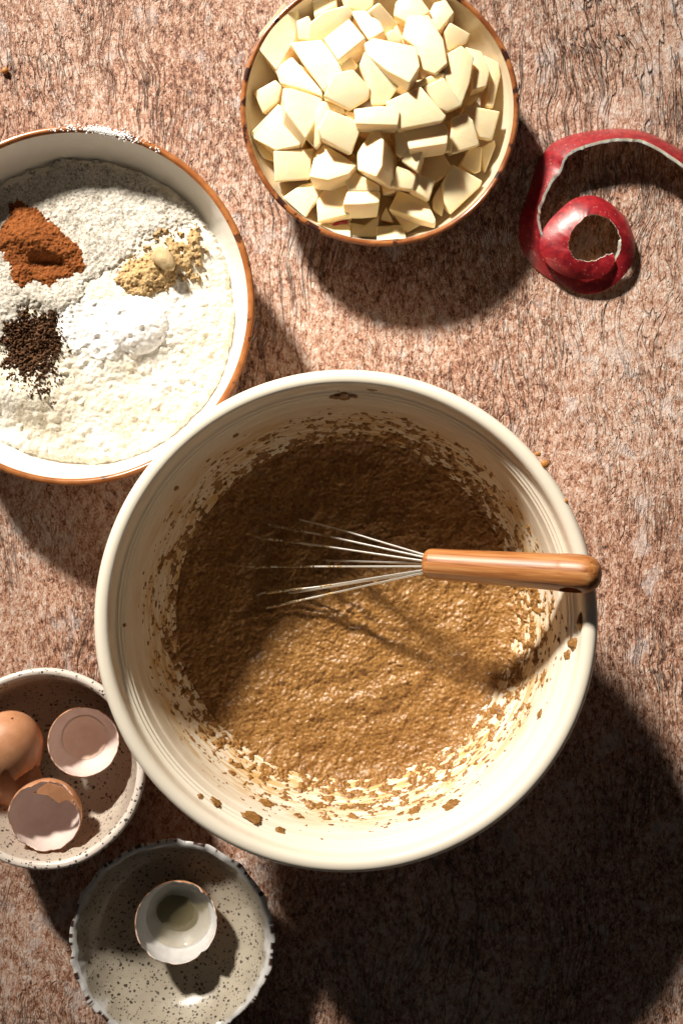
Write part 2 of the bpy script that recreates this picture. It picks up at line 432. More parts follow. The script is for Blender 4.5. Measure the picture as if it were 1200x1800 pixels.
# ------------------------------------------------------------------ batter
BZ = 0.050
bat = thing('batter', 'lumpy brown spiced batter filling the bottom of the cream bowl', 'batter', (MB.x, MB.y, BZ))
st = 0.00050; N = int(0.208 / st)
gx = (np.arange(N) - N / 2) * st
X, Y = np.meshgrid(gx, gx, indexing='ij'); R = np.hypot(X, Y)
d1, c1 = worley(X * 430, Y * 430, 5); d2, c2 = worley(X * 760 + 9, Y * 760, 9)
d0, c0 = worley(X * 210 + .4 * fbm(X * 90, Y * 90, 1.1, 2), Y * 210 + .4 * fbm(X * 90, Y * 90, 5.1, 2), 12)
h = 0.0011 * np.clip(1 - d0 * 1.4, 0, 1) * np.clip(c0 * 2.6 - 1.5, 0, 1) + 0.0006 * np.clip(1 - d1 * 1.5, 0, 1) ** 0.8 * (0.3 + c1) + 0.0004 * np.clip(1 - d2 * 1.4, 0, 1) * c2
h += 0.0009 * fbm(X * 120, Y * 120, 2.0, 3) + 0.0016 * fbm(X * 28, Y * 28, 7.0, 2)
ang = np.arctan2(Y, X)
h += 0.0009 * np.sin(R * 190 + 2.2 * ang + 3 * fbm(X * 18, Y * 18, 1.0, 2)) * np.clip((0.09 - R) / 0.03, 0, 1)      # stirring swirl
wx, wy = W(455, 995, BZ).x - MB.x, W(455, 995, BZ).y - MB.y
h -= 0.0045 * np.exp(-((X - wx) / 0.012) ** 2 - ((Y - wy) / 0.022) ** 2)                                            # hollow round the whisk
h += 0.003 * np.clip((R - 0.088) / 0.014, 0, 1) ** 2
keep = (R < 0.1045 + 0.0012 * fbm(X * 60, Y * 60, 3.0, 2)).reshape(-1)
V = np.stack([X, Y, h], -1).reshape(-1, 3); F = grid_faces(N, N); F = F[keep[F].all(axis=1)]
V, F = compact(V, F); mesh_obj('batter_surface', V, F, MAT['batter'], bat)

# batter flung up and smeared along the bowl wall: a skin of uneven thickness on the inner wall
prof = np.array(smooth_profile(steps + inner_low[1:], 8)); prof = prof[prof[:, 1] > 0.0495]
prof = prof[::-1]                                                     # from the batter upwards
seg = np.hypot(*np.diff(prof, axis=0).T); S = np.concatenate([[0], np.cumsum(seg)])
NS, NT = 150, 1500
sv = np.linspace(0, S[-1], NS); pr = np.interp(sv, S, prof[:, 0]); pz = np.interp(sv, S, prof[:, 1])
tr, tz = np.gradient(pr, sv), np.gradient(pz, sv); nr, nz = -tz, tr
nl = np.hypot(nr, nz); nr, nz = nr / nl, nz / nl
th = np.linspace(0, 2 * math.pi, NT, endpoint=False)
T, SV = np.meshgrid(th, sv, indexing='ij')
ct, stt = np.cos(T), np.sin(T)
deg = np.degrees(T) % 360
# how high and how densely the batter reaches round the bowl (0 = right, 90 = top of the photograph)
ka = [0, 20, 45, 65, 90, 110, 140, 180, 205, 230, 255, 275, 300, 325, 345, 360]
kr = [.050, .034, .036, .038, .036, .032, .034, .034, .032, .038, .044, .046, .042, .036, .046, .050]
reach = np.interp(deg, ka, kr) * 1.18
dens = np.interp(deg, ka, [.66, .56, .66, .74, .62, .50, .44, .44, .50, .50, .58, .60, .60, .58, .68, .66])
blob = fbm(ct * 15, stt * 15, SV * 150, 3, 0.5)
fine = fbm(ct * 34, stt * 34, SV * 300 + 5, 3, 0.55)
strk = fbm(ct * 9, stt * 9, SV * 420 + 11, 3, 0.6)
q = SV / reach
fld = 0.80 * blob + 0.50 * fine + 0.22 * strk + (dens - 0.62) * 1.1 + 0.36 - 0.82 * q
fld = np.where(q > 1.1, fld - (q - 1.1) * 1.6, fld)
fld = np.where(SV < 0.0022, np.maximum(fld, 0.25 + 0.3 * blob), fld)
t = np.clip(fld, -0.2, 0.9) * 0.0022 * (0.8 + 0.5 * fine)
thick = np.where(fld > 0, np.clip(t, 0.00022, 0.0026), -0.0004)
V = np.stack([(pr[None] + nr[None] * thick) * ct, (pr[None] + nr[None] * thick) * stt, pz[None] + nz[None] * thick - BZ], -1).reshape(-1, 3)
F = grid_faces(NT, NS, wrap=True, keep=(fld > 0).reshape(-1)); V, F = compact(V, F)
o = mesh_obj('smeared_residue', V, F[:, ::-1], MAT['batter'], bat); o['kind'] = 'stuff'

def blob_mesh(rad, flat, seed, sub=2, rough=0.25):
    bm = bmesh.new(); bmesh.ops.create_icosphere(bm, subdivisions=sub, radius=1.0)
    P = np.array([v.co for v in bm.verts]); f = 1 + rough * fbm(P[:, 0] * 1.7 + seed * 3.1, P[:, 1] * 1.7, P[:, 2] * 1.7, 2)
    for v, k in zip(bm.verts, f): v.co = Vector((v.co.x * rad * k, v.co.y * rad * k * 0.86, v.co.z * rad * flat * k))
    return bm

def drop(px, py, z, r, flat=0.4, stretch=None, mat='batter', parent=None, name='batter_drop', seed=None):
    bm = blob_mesh(r, flat, seed if seed is not None else px * 0.37)
    if stretch:
        a, k = stretch
        bmesh.ops.scale(bm, vec=(k, 1, 1), verts=bm.verts); bmesh.ops.rotate(bm, matrix=Matrix.Rotation(a, 3, 'Z'), verts=bm.verts)
    p = W(px, py, z); loc = p - (parent.location if parent else Vector())
    return bm_obj(name, bm, MAT[mat], parent, True, loc)

# a spray of small dots higher up the wall
vv, ff = [], []
for k in range(620):
    a_ = rng.uniform(0, 2 * math.pi); dd = math.degrees(a_)
    rc = float(np.interp(dd, ka, kr)) * 1.5; sv_ = rc * rng.random() ** 0.75 * rng.uniform(.6, 1.05)
    i = min(int(np.searchsorted(sv, sv_)), NS - 1); rad_ = rng.uniform(.0004, .0010) * (1.7 if rng.random() < .16 else 1)
    bm = blob_mesh(rad_, .35, k * .77, 1, .5); kk = len(vv); bm.verts.ensure_lookup_table()
    bmesh.ops.scale(bm, vec=(1, rng.uniform(1.0, 2.2), 1), verts=bm.verts)
    m_ = Matrix.Rotation(a_, 3, 'Z') @ Matrix.Rotation(-math.atan2(tz[i], tr[i]), 3, 'Y')
    p = Vector((pr[i] * math.cos(a_), pr[i] * math.sin(a_), pz[i] - BZ))
    vv += [m_ @ v.co + p for v in bm.verts]; ff += [tuple(v.index + kk for v in f.verts) for f in bm.faces]; bm.free()
o = mesh_obj('spatter', vv, ff, MAT['batter'], bat); o['kind'] = 'stuff'

def on_wall(px, py):
    """height of the inner wall seen at a photo pixel"""
    z = 0.12
    for _ in range(30):
        p = W(px, py, z); r = math.hypot(p.x - MB.x, p.y - MB.y)
        z = 0.5 * z + 0.5 * float(np.interp(r, prof[:, 0], prof[:, 1]))
    return z
for (px, py, r, k) in ((1008, 1131, .0036, 1.25), (998, 1152, .0030, 1.0), (948, 1256, .0022, 1.5), (970, 1290, .0020, 1.6), (961, 1196, .0014, 1),
                       (445, 1437, .0060, 1.1), (381, 1410, .0030, 1.5), (492, 1462, .0030, 1.2), (352, 1400, .0016, 1.4), (325, 1397, .0016, 1.5), (488, 1498, .0014, 1.2),
                       (793, 1416, .0045, 1.2), (728, 1425, .0040, 1.2), (466, 1412, .0038, 1.4), (653, 684, .0022, 1.5), (600, 696, .0030, 2.0), (620, 697, .0016, 2.0),
                       (310, 858, .0020, 1), (219, 1099, .0012, 1), (415, 765, .0017, 1.3)):
    z = on_wall(px, py); p = W(px, py, z); a = math.atan2(p.y - MB.y, p.x - MB.x)
    bm = blob_mesh(r, 0.18 if r > .0028 else .3, px * 0.31, 3, 0.55)
    bmesh.ops.scale(bm, vec=(1, k, 1), verts=bm.verts)
    # lay the drop on the sloping wall: x along the slope, y round the bowl
    i = int(np.argmin(np.abs(pz - z))); sl = math.atan2(tz[i], tr[i])
    bmesh.ops.rotate(bm, matrix=Matrix.Rotation(a, 3, 'Z') @ Matrix.Rotation(-sl, 3, 'Y'), verts=bm.verts)
    bm_obj('batter_drop', bm, MAT['batter'], bat, True, p - bat.location)
for (px, py, r) in ((957, 815, .0026), (945, 798, .0017), (993, 881, .0016)):
    d = W(px, py, .1285); drop(px, py, .1285, r, 0.5, None, 'crumb', bat, 'batter_drop')
drop(1021, 1092, .126, .0028, .5, (1.45, 1.8), 'batter', bat)

# ------------------------------------------------------------------ whisk
A, B = W(745, 990, .105), W(1050, 1010.5, .1435)
ax = (B - A).normalized(); HL = (B - A).length
wh = thing('whisk', 'steel wire whisk with wooden handle resting on the cream bowl', 'whisk', A)
side = ax.cross(Vector((0, 0, 1))).normalized(); upv = side.cross(ax).normalized()
Mh = Matrix((ax, -side, upv)).transposed()         # columns: local x along the handle
prof_h = [(0.0002, 0), (.0045, .0002), (.0072, .0012), (.0085, .0034), (.0088, .0065), (.0090, .020), (.0096, .050), (.0102, .075), (.0106, HL - .018), (.0106, HL - .010), (.0099, HL - .0045), (.0078, HL - .0010), (.0045, HL + .0012), (.0002, HL + .0020)]
ph = smooth_profile(prof_h, 6); V, F = lathe(ph, 64)
V = V[:, [2, 0, 1]]                                # axis to local x
me = bpy.data.meshes.new('handle'); me.from_pydata(V.tolist(), [], F.tolist()); me.update()
bm = bmesh.new(); bm.from_mesh(me); bmesh.ops.remove_doubles(bm, verts=bm.verts, dist=1e-6)
bmesh.ops.holes_fill(bm, edges=bm.edges); bmesh.ops.recalc_face_normals(bm, faces=bm.faces); bm.to_mesh(me); bm.free()
hobj = bpy.data.objects.new('handle', me); link(hobj)
cut_bm = bmesh.new(); bmesh.ops.create_cone(cut_bm, cap_ends=True, segments=32, radius1=.0042, radius2=.0042, depth=.05)
bmesh.ops.scale(cut_bm, vec=(1.5, 1, 1), verts=cut_bm.verts)
bmesh.ops.rotate(cut_bm, matrix=Matrix.Rotation(math.radians(68), 3, 'X'), verts=cut_bm.verts)
bmesh.ops.translate(cut_bm, vec=(HL - .0135, 0, 0), verts=cut_bm.verts)
cutme = bpy.data.meshes.new('cut'); cut_bm.to_mesh(cutme); cut_bm.free(); cut = bpy.data.objects.new('cut', cutme); link(cut)
bo = hobj.modifiers.new('hole', 'BOOLEAN'); bo.operation = 'DIFFERENCE'; bo.object = cut; bo.solver = 'EXACT'
dg = bpy.context.evaluated_depsgraph_get(); dg.update()
me2 = bpy.data.meshes.new_from_object(hobj.evaluated_get(dg)); me2.name = 'handle'
hobj.modifiers.clear(); hobj.data = me2; bpy.data.objects.remove(cut)
me2.materials.clear(); me2.materials.append(MAT['wood'])
me2.polygons.foreach_set('use_smooth', [True] * len(me2.polygons))
me2.set_sharp_from_angle(angle=math.radians(50))
hobj.parent = wh; hobj.matrix_local = Mh.to_4x4()

def spline(pts, n=10):
    return [Vector(p) for p in smooth_profile(pts, n)]
ZS = .0525
strands = {
    'a': [(594, 930, ZS + .012), (520, 912, ZS - .004)], 'f': [(570, 1046, ZS + .012), (478, 1066, ZS - .002)],
    'b': [(564, 940, ZS + .010), (480, 924, ZS - .001)], 'e': [(564, 1031, ZS + .014), (470, 1041, ZS)],
    'c': [(561, 959, ZS + .012), (462, 946, ZS - .001)], 'd': [(560, 996, ZS + .012), (450, 996, ZS - .0005)],
    'g': [(566, 1034, ZS + .010), (505, 1043, ZS - .004)], 'h': [(575, 985, ZS - .003), (500, 980, ZS - .016)]}
starts = {'a': (739, 976), 'b': (739, 980), 'c': (738, 986), 'd': (740, 995), 'e': (740, 1000), 'f': (742, 1004), 'g': (741, 1002), 'h': (741, 990)}
for s1, s2 in (('a', 'f'), ('b', 'e'), ('c', 'd'), ('h', 'g')):
    pts = []
    for s, rev in ((s1, False), (s2, True)):
        q0 = W(*starts[s], .105); q0 = q0 + ax * 0.004
        m1, m2 = (W(*p) for p in strands[s])
        dv = (m2 - m1).normalized(); m3 = m2 + dv * .012 + Vector((0, 0, -.007)); 
        mid = q0.lerp(m1, .5) + Vector((0, 0, -.0005))
        L = [q0, mid, m1, m2, m3]
        pts += L if not rev else L[::-1]
    e1, e2 = pts[4], pts[5]; tip = (e1 + e2) / 2 + Vector((-.010, 0, -.004)); pts.insert(5, tip)
    P = [p - A for p in spline(pts, 10)]
    V, F = tube(P, .00066, 8); mesh_obj('wire', V, F, MAT['steel'], wh)
# batter clinging to the wires
bv, bf = [], []
for s in 'bcdef':
    m1, m2 = (W(*p) for p in strands[s])
    for i in range(120):
        u = rng.random() ** 1.9; p = m2.lerp(m1, u * (1.25 if s == 'd' else .8)) if u < .8 else m1.lerp(W(*starts[s], .105), (u - .8) * (1.6 if s == 'd' else .5))
        bm = blob_mesh(rng.uniform(.0007, .0014) * (1.1 - .5 * u), .8, i * 1.7 + ord(s), 1, .5)
        k = len(bv); bm.verts.ensure_lookup_table()
        bv += [v.co + p - A for v in bm.verts]; bf += [tuple(v.index + k for v in f.verts) for f in bm.faces]; bm.free()
o = mesh_obj('batter_residue', bv, bf, MAT['ginger'], wh); o['kind'] = 'stuff'

# ------------------------------------------------------------------ flour bowl and what is in it
FB = W(130, 537, .055); FB = Vector((FB.x, FB.y, 0))
fl_root = thing('flour_bowl', 'wide white enamel-look bowl with rust brown rim full of flour', 'bowl', FB)
wobf = lambda T, R, Z: (R * (1 + .004 * np.sin(2 * T + .4) * (R / .11)), Z + .0006 * np.sin(3 * T + 1) * (R / .11))
V, F = lathe(smooth_profile([(.0005, .003), (.058, .003), (.060, .0005), (.066, .0005), (.070, .003), (.092, .016), (.1045, .036), (.1080, .0495)], 5), 192, wobf)
mesh_obj('outer_wall', V, F[:, ::-1], MAT['rust'], fl_root)
V, F = lathe(smooth_profile([(.1080, .0495), (.1096, .0520), (.1101, .0540), (.1093, .0556), (.1074, .0560), (.1058, .0548)], 6), 192, wobf)
mesh_obj('rim', V, F[:, ::-1], MAT['rust'], fl_root)
V, F = lathe(smooth_profile([(.1058, .0548), (.1048, .0510), (.1030, .0440), (.1000, .0340), (.0950, .0240), (.082, .0140), (.060, .0090), (.0005, .0080)], 6), 192, wobf)
mesh_obj('inner_wall', V, F[:, ::-1], MAT['white'], fl_root)

def fpix(X, Y, z=.034):
    s = K * (CAM_H - z) / CAM_H
    return 600 + X / s, 900 - Y / s
def smin_ellipse(px, py, cx, cy, rx, ry, a=0):
    c, s = math.cos(a), math.sin(a); u = ((px - cx) * c + (py - cy) * s) / rx; v = (-(px - cx) * s + (py - cy) * c) / ry
    return u * u + v * v
def flour_height(X, Y):
    """the flour's surface, in world metres"""
    px, py = fpix(X, Y); R = np.hypot(X - FB.x, Y - FB.y)
    z = .0285 + .0055 * np.clip(1 - (R / .098) ** 2, -1, 1)
    z = z + .0013 * fbm(X * 45, Y * 45, 4.0, 3)
    low = np.clip((py - 480 + (px - 150) * .35) / 160, 0, 1)               # lower right is crumbly
    d, c = worley(X * 210, Y * 210, 3); d2, c2 = worley(X * 420, Y * 420, 8)
    crumb = .0030 * np.clip(1 - 1.35 * d, 0, 1) ** 1.3 * np.clip(c * 2.6 - 1.6, 0, 1) + .0003 * np.clip(1 - 1.3 * d2, 0, 1) * c2 + .0006 * fbm(X * 140, Y * 140, 2.5, 4, .6)
    z = z + crumb * (.15 + .6 * low) + .0004 * fbm(X * 420, Y * 420, 6.0, 2)
    e = smin_ellipse(px, py, 35, 700, 75, 46, .35); z = z + .0085 * np.exp(-e * 1.2)
    e = smin_ellipse(px, py, 5, 740, 70, 30, .2); z = z - .004 * np.exp(-e)
    e = smin_ellipse(px, py, 325, 430, 45, 40); z = z + .003 * np.exp(-e)
    e = smin_ellipse(px, py, 250, 575, 95, 75); z = z + .004 * np.exp(-e)
    e = smin_ellipse(px, py, 230, 660, 70, 30, -.3); z = z - .002 * np.exp(-e)
    e = smin_ellipse(px, py, 80, 525, 80, 25, .1); z = z + .003 * np.exp(-e)
    return z
def heap(name, label, cat, mat, bbox, field, spacing=.0005, parent=None, kind=None, lift=.0002):
    """a layer of powder over the flour: field(px, py, X, Y) gives its thickness in metres, nothing where negative"""
    a, b = W(bbox[0], bbox[3], .034), W(bbox[2], bbox[1], .034)
    xs = np.arange(a.x, b.x, spacing); ys = np.arange(a.y, b.y, spacing)
    X, Y = np.meshgrid(xs, ys, indexing='ij'); px, py = fpix(X, Y)
    t = field(px, py, X, Y); base = flour_height(X, Y)
    z = base + np.where(t > 0, t + lift, -.0006)
    c = W((bbox[0] + bbox[2]) / 2, (bbox[1] + bbox[3]) / 2, .034)
    V = np.stack([X - c.x, Y - c.y, z - .034], -1).reshape(-1, 3)
    F = grid_faces(len(xs), len(ys), keep=(t > 0).reshape(-1)); V, F = compact(V, F)
    o = mesh_obj(name, V, F, MAT[mat], parent, True, c if parent is None else c - parent.location)
    if label: tag(o, label, cat)
    if kind: o['kind'] = kind
    return o

sp = .00052; N = int(.206 / sp); g = (np.arange(N) - N / 2) * sp
X, Y = np.meshgrid(g + FB.x, g + FB.y, indexing='ij'); R = np.hypot(X - FB.x, Y - FB.y)
Rw = R + .0024 * fbm(X * 40, Y * 40, 9.0, 3) + .0012 * fbm(X * 260, Y * 260, 5.0, 2)
z = flour_height(X, Y) - .012 * np.clip((Rw - .0925) / .006, 0, 1) ** 2
V = np.stack([X - FB.x, Y - FB.y, z - .03], -1).reshape(-1, 3); keep = (Rw < .0995).reshape(-1)
F = grid_faces(N, N); F = F[keep[F].all(axis=1)]; V, F = compact(V, F)
flour = tag(mesh_obj('white_flour', V, F, MAT['flour'], None, True, (FB.x, FB.y, .03)), 'cream white crumbly flour filling the rust-rimmed bowl', 'flour')

rye_poly = [(-60, 300), (20, 262), (110, 258), (200, 272), (270, 300), (322, 345), (338, 385), (300, 400), (262, 425), (225, 455), (190, 480), (150, 500), (150, 540), (100, 560), (40, 550), (-20, 640), (-130, 620), (-150, 420)]
def rye_f(px, py, X, Y):
    R = np.hypot(X - FB.x, Y - FB.y)
    s = np.minimum(poly_sdf(px, py, rye_poly), (.0935 - R) / K * 1.0)
    s = s + 16 * fbm(X * 60, Y * 60, 1.0, 3) + 9 * fbm(X * 400, Y * 400, 2.0, 2)
    return np.where(s > 0, np.clip(s * .00008, 0, .0012), -1) + .0003 * fbm(X * 330, Y * 330, 3.0, 2) * (s > 0)
heap('wholegrain_flour', 'greyish speckled wholegrain flour in the shaded upper part of the flour bowl', 'flour', 'rye', (-170, 240, 360, 660), rye_f)

cin_poly = [(14, 352), (30, 342), (52, 356), (80, 372), (112, 402), (146, 432), (156, 470), (148, 488), (118, 492), (88, 508), (62, 500), (40, 512), (20, 494), (2, 450), (-14, 440), (-6, 400), (10, 382)]
def cin_f(px, py, X, Y):
    s = poly_sdf(px, py, cin_poly) + 5 * fbm(X * 160, Y * 160, 5.0, 3) + 4 * fbm(X * 700, Y * 700, 6.0, 2)
    t = .0065 * np.clip(s / 46, 0, 1) ** .75
    t = t + .0050 * np.exp(-smin_ellipse(px, py, 62, 422, 52, 26, .55)) * np.clip(s / 20, 0, 1)
    t = t - .0068 * np.exp(-smin_ellipse(px, py, 82, 465, 34, 14, .1)) * np.clip(s / 10, 0, 1)
    t = np.maximum(t, np.minimum(.0016, .0003 + np.maximum(s, 0) * .0001)) + .0006 * fbm(X * 300, Y * 300, 8.0, 3)
    return np.where(s > 0, np.maximum(t, .0002), -1)
heap('cinnamon_heap', 'orange brown heap of ground spice on the flour, upper of two dark heaps', 'spice', 'cinnamon', (-40, 325, 180, 530), cin_f, .00042)

clo_poly = [(8, 566), (45, 546), (88, 552), (112, 575), (117, 612), (104, 640), (92, 668), (93, 705), (78, 688), (55, 664), (28, 650), (4, 640), (-10, 600)]
def clo_f(px, py, X, Y):
    s = poly_sdf(px, py, clo_poly) * .45 + 12 * fbm(X * 130, Y * 130, 5.5, 3) + 17 * fbm(X * 880, Y * 880, 6.5, 2) - 2
    t = .0028 * np.clip(s / 30, 0, 1) + .0022 * np.exp(-smin_ellipse(px, py, 55, 585, 45, 20, .2)) * np.clip(s / 16, 0, 1) + .0006 * fbm(X * 330, Y * 330, 8.3, 3)
    return np.where(s > 0, np.maximum(t, .00025), -1)
heap('dark_spice_heap', 'blackish brown scattered heap of ground spice below the cinnamon coloured one', 'spice', 'clove', (-40, 515, 145, 730), clo_f, .00032)

gin_poly = [(204, 492), (218, 462), (246, 452), (268, 440), (300, 448), (312, 474), (304, 502), (282, 514), (252, 524), (222, 514)]
gin_poly2 = [(270, 438), (282, 412), (305, 418), (330, 405), (355, 412), (362, 440), (352, 486), (330, 492), (305, 485)]
def gin_f(px, py, X, Y):
    s = poly_sdf(px, py, gin_poly) + 4 * fbm(X * 160, Y * 160, 5.2, 3) + 4 * fbm(X * 650, Y * 650, 6.2, 2)
    s2 = poly_sdf(px, py, gin_poly2) * .35 + 12 * fbm(X * 170, Y * 170, 7.7, 3) + 5 * fbm(X * 600, Y * 600, 3.2, 2) - 4
    t = .0060 * np.clip(s / 32, 0, 1) ** .8 + .0010 * fbm(X * 260, Y * 260, 8.1, 3)
    d, c = worley(X * 300, Y * 300, 2); t = t + .0012 * np.clip(1 - 1.5 * d, 0, 1) * c
    t2 = .0016 + .0008 * fbm(X * 300, Y * 300, 4.4, 2)
    return np.where(s > 0, np.maximum(t, .0003), np.where(s2 > 0, t2, -1))
gin = heap('ginger_heap', 'tan heap of ground spice with a smooth lump, right of the orange brown heap', 'spice', 'ginger', (185, 390, 385, 545), gin_f, .00042)
bm = blob_mesh(.0088, .50, 2.0, 3, .25); bmesh.ops.scale(bm, vec=(1.0, .80, 1), verts=bm.verts); bmesh.ops.rotate(bm, matrix=Matrix.Rotation(-.75, 3, 'Z'), verts=bm.verts)
bm_obj('pressed_lump', bm, MAT['lump'], gin, True, W(288, 455, .0415) - gin.location)

def lev_f(px, py, X, Y):
    e = smin_ellipse(px, py, 243, 572, 52, 50, .3); 
    t = .0062 * np.clip(1.05 - e, 0, 2) ** .6 - .0035 * np.exp(-smin_ellipse(px, py, 224, 560, 13, 17, -.6)) + .0002 * fbm(X * 300, Y * 300, 2.2, 2)
    e2 = smin_ellipse(px, py, 170, 575, 75, 50, .2) + .5 * fbm(X * 90, Y * 90, 4.1, 3)
    t2 = .0013 * np.clip(1 - e2, 0, 1)
    return np.where(e < 1.05, np.maximum(t, .0004), np.where(e2 < 1, np.maximum(t2, .00015), -1))
heap('baking_powder_heap', 'smooth snow white mound of powder in the middle of the flour bowl', 'baking powder', 'leaven', (85, 505, 310, 640), lev_f, .0005)

# flour dusted on the bowl's rim
vv, ff = [], []
for i in range(520):
    u = rng.gauss(0, .5); a = math.radians(79 - 9 * u) if rng.random() < .85 else math.radians(rng.uniform(60, 98)); rr = .1078 + rng.gauss(0, .0012)
    bm = blob_mesh(rng.uniform(.0003, .0008), .3, i * .9, 1, .5); k = len(vv); bm.verts.ensure_lookup_table()
    p = Vector((rr * math.cos(a), rr * math.sin(a), .0563 - 120 * (rr - .1078) ** 2 - .0002)) + FB - flour.location
    vv += [v.co + p for v in bm.verts]; ff += [tuple(v.index + k for v in f.verts) for f in bm.faces]; bm.free()
o = mesh_obj('dust_on_rim', vv, ff, MAT['leaven'], flour); o['kind'] = 'stuff'

# ------------------------------------------------------------------ apple bowl
AZ = .037
AB = W(667, 191, AZ); AB = Vector((AB.x, AB.y, 0))
ap_root = thing('apple_bowl', 'ivory bowl with mottled dark brown rim heaped with apple chunks', 'bowl', AB)
wobA = lambda T, R, Z: (R * (1 + .005 * np.sin(2 * T + 2.0) + .0025 * np.sin(5 * T)), Z + .0007 * np.sin(2 * T + .5) * (R / .086))
V, F = lathe(smooth_profile([(.0005, .003), (.040, .003), (.042, .0005), (.047, .0005), (.051, .003), (.068, .011), (.0795, .0245), (.0845, .0330)], 5), 160, wobA)
mesh_obj('outer_wall', V, F[:, ::-1], MAT['umberout'], ap_root)
V, F = lathe(smooth_profile([(.0845, .0330), (.0859, .0350), (.0865, .0366), (.0858, .0380), (.0843, .0383), (.0829, .0373)], 6), 160, wobA)
mesh_obj('rim', V, F[:, ::-1], MAT['umber'], ap_root)
V, F = lathe(smooth_profile([(.0829, .0373), (.0822, .0345), (.0805, .0288), (.0760, .0200), (.0660, .0118), (.0480, .0075), (.0005, .0062)], 6), 160, wobA)
mesh_obj('inner_wall', V, F[:, ::-1], MAT['applein'], ap_root)

def chunk(pts3, down, mat='apple', bev=.0011):
    """a cut piece of apple: top face pts3 and the same face moved by down"""
    bm = bmesh.new()
    top = [bm.verts.new(p) for p in pts3]; c = sum((Vector(p) for p in pts3), Vector()) / len(pts3)
    bot = [bm.verts.new(c + (Vector(p) - c) * .90 + down) for p in pts3]
    n = len(top)
    bm.faces.new(top); bm.faces.new(bot[::-1])
    for i in range(n): bm.faces.new((top[i], bot[i], bot[(i + 1) % n], top[(i + 1) % n]))
    bmesh.ops.recalc_face_normals(bm, faces=bm.faces)
    bmesh.ops.bevel(bm, geom=bm.edges[:], offset=bev, segments=3, affect='EDGES', profile=.5, clamp_overlap=True)
    return bm, c

G_AP = 'apple chunks heaped in the brown-rimmed bowl'
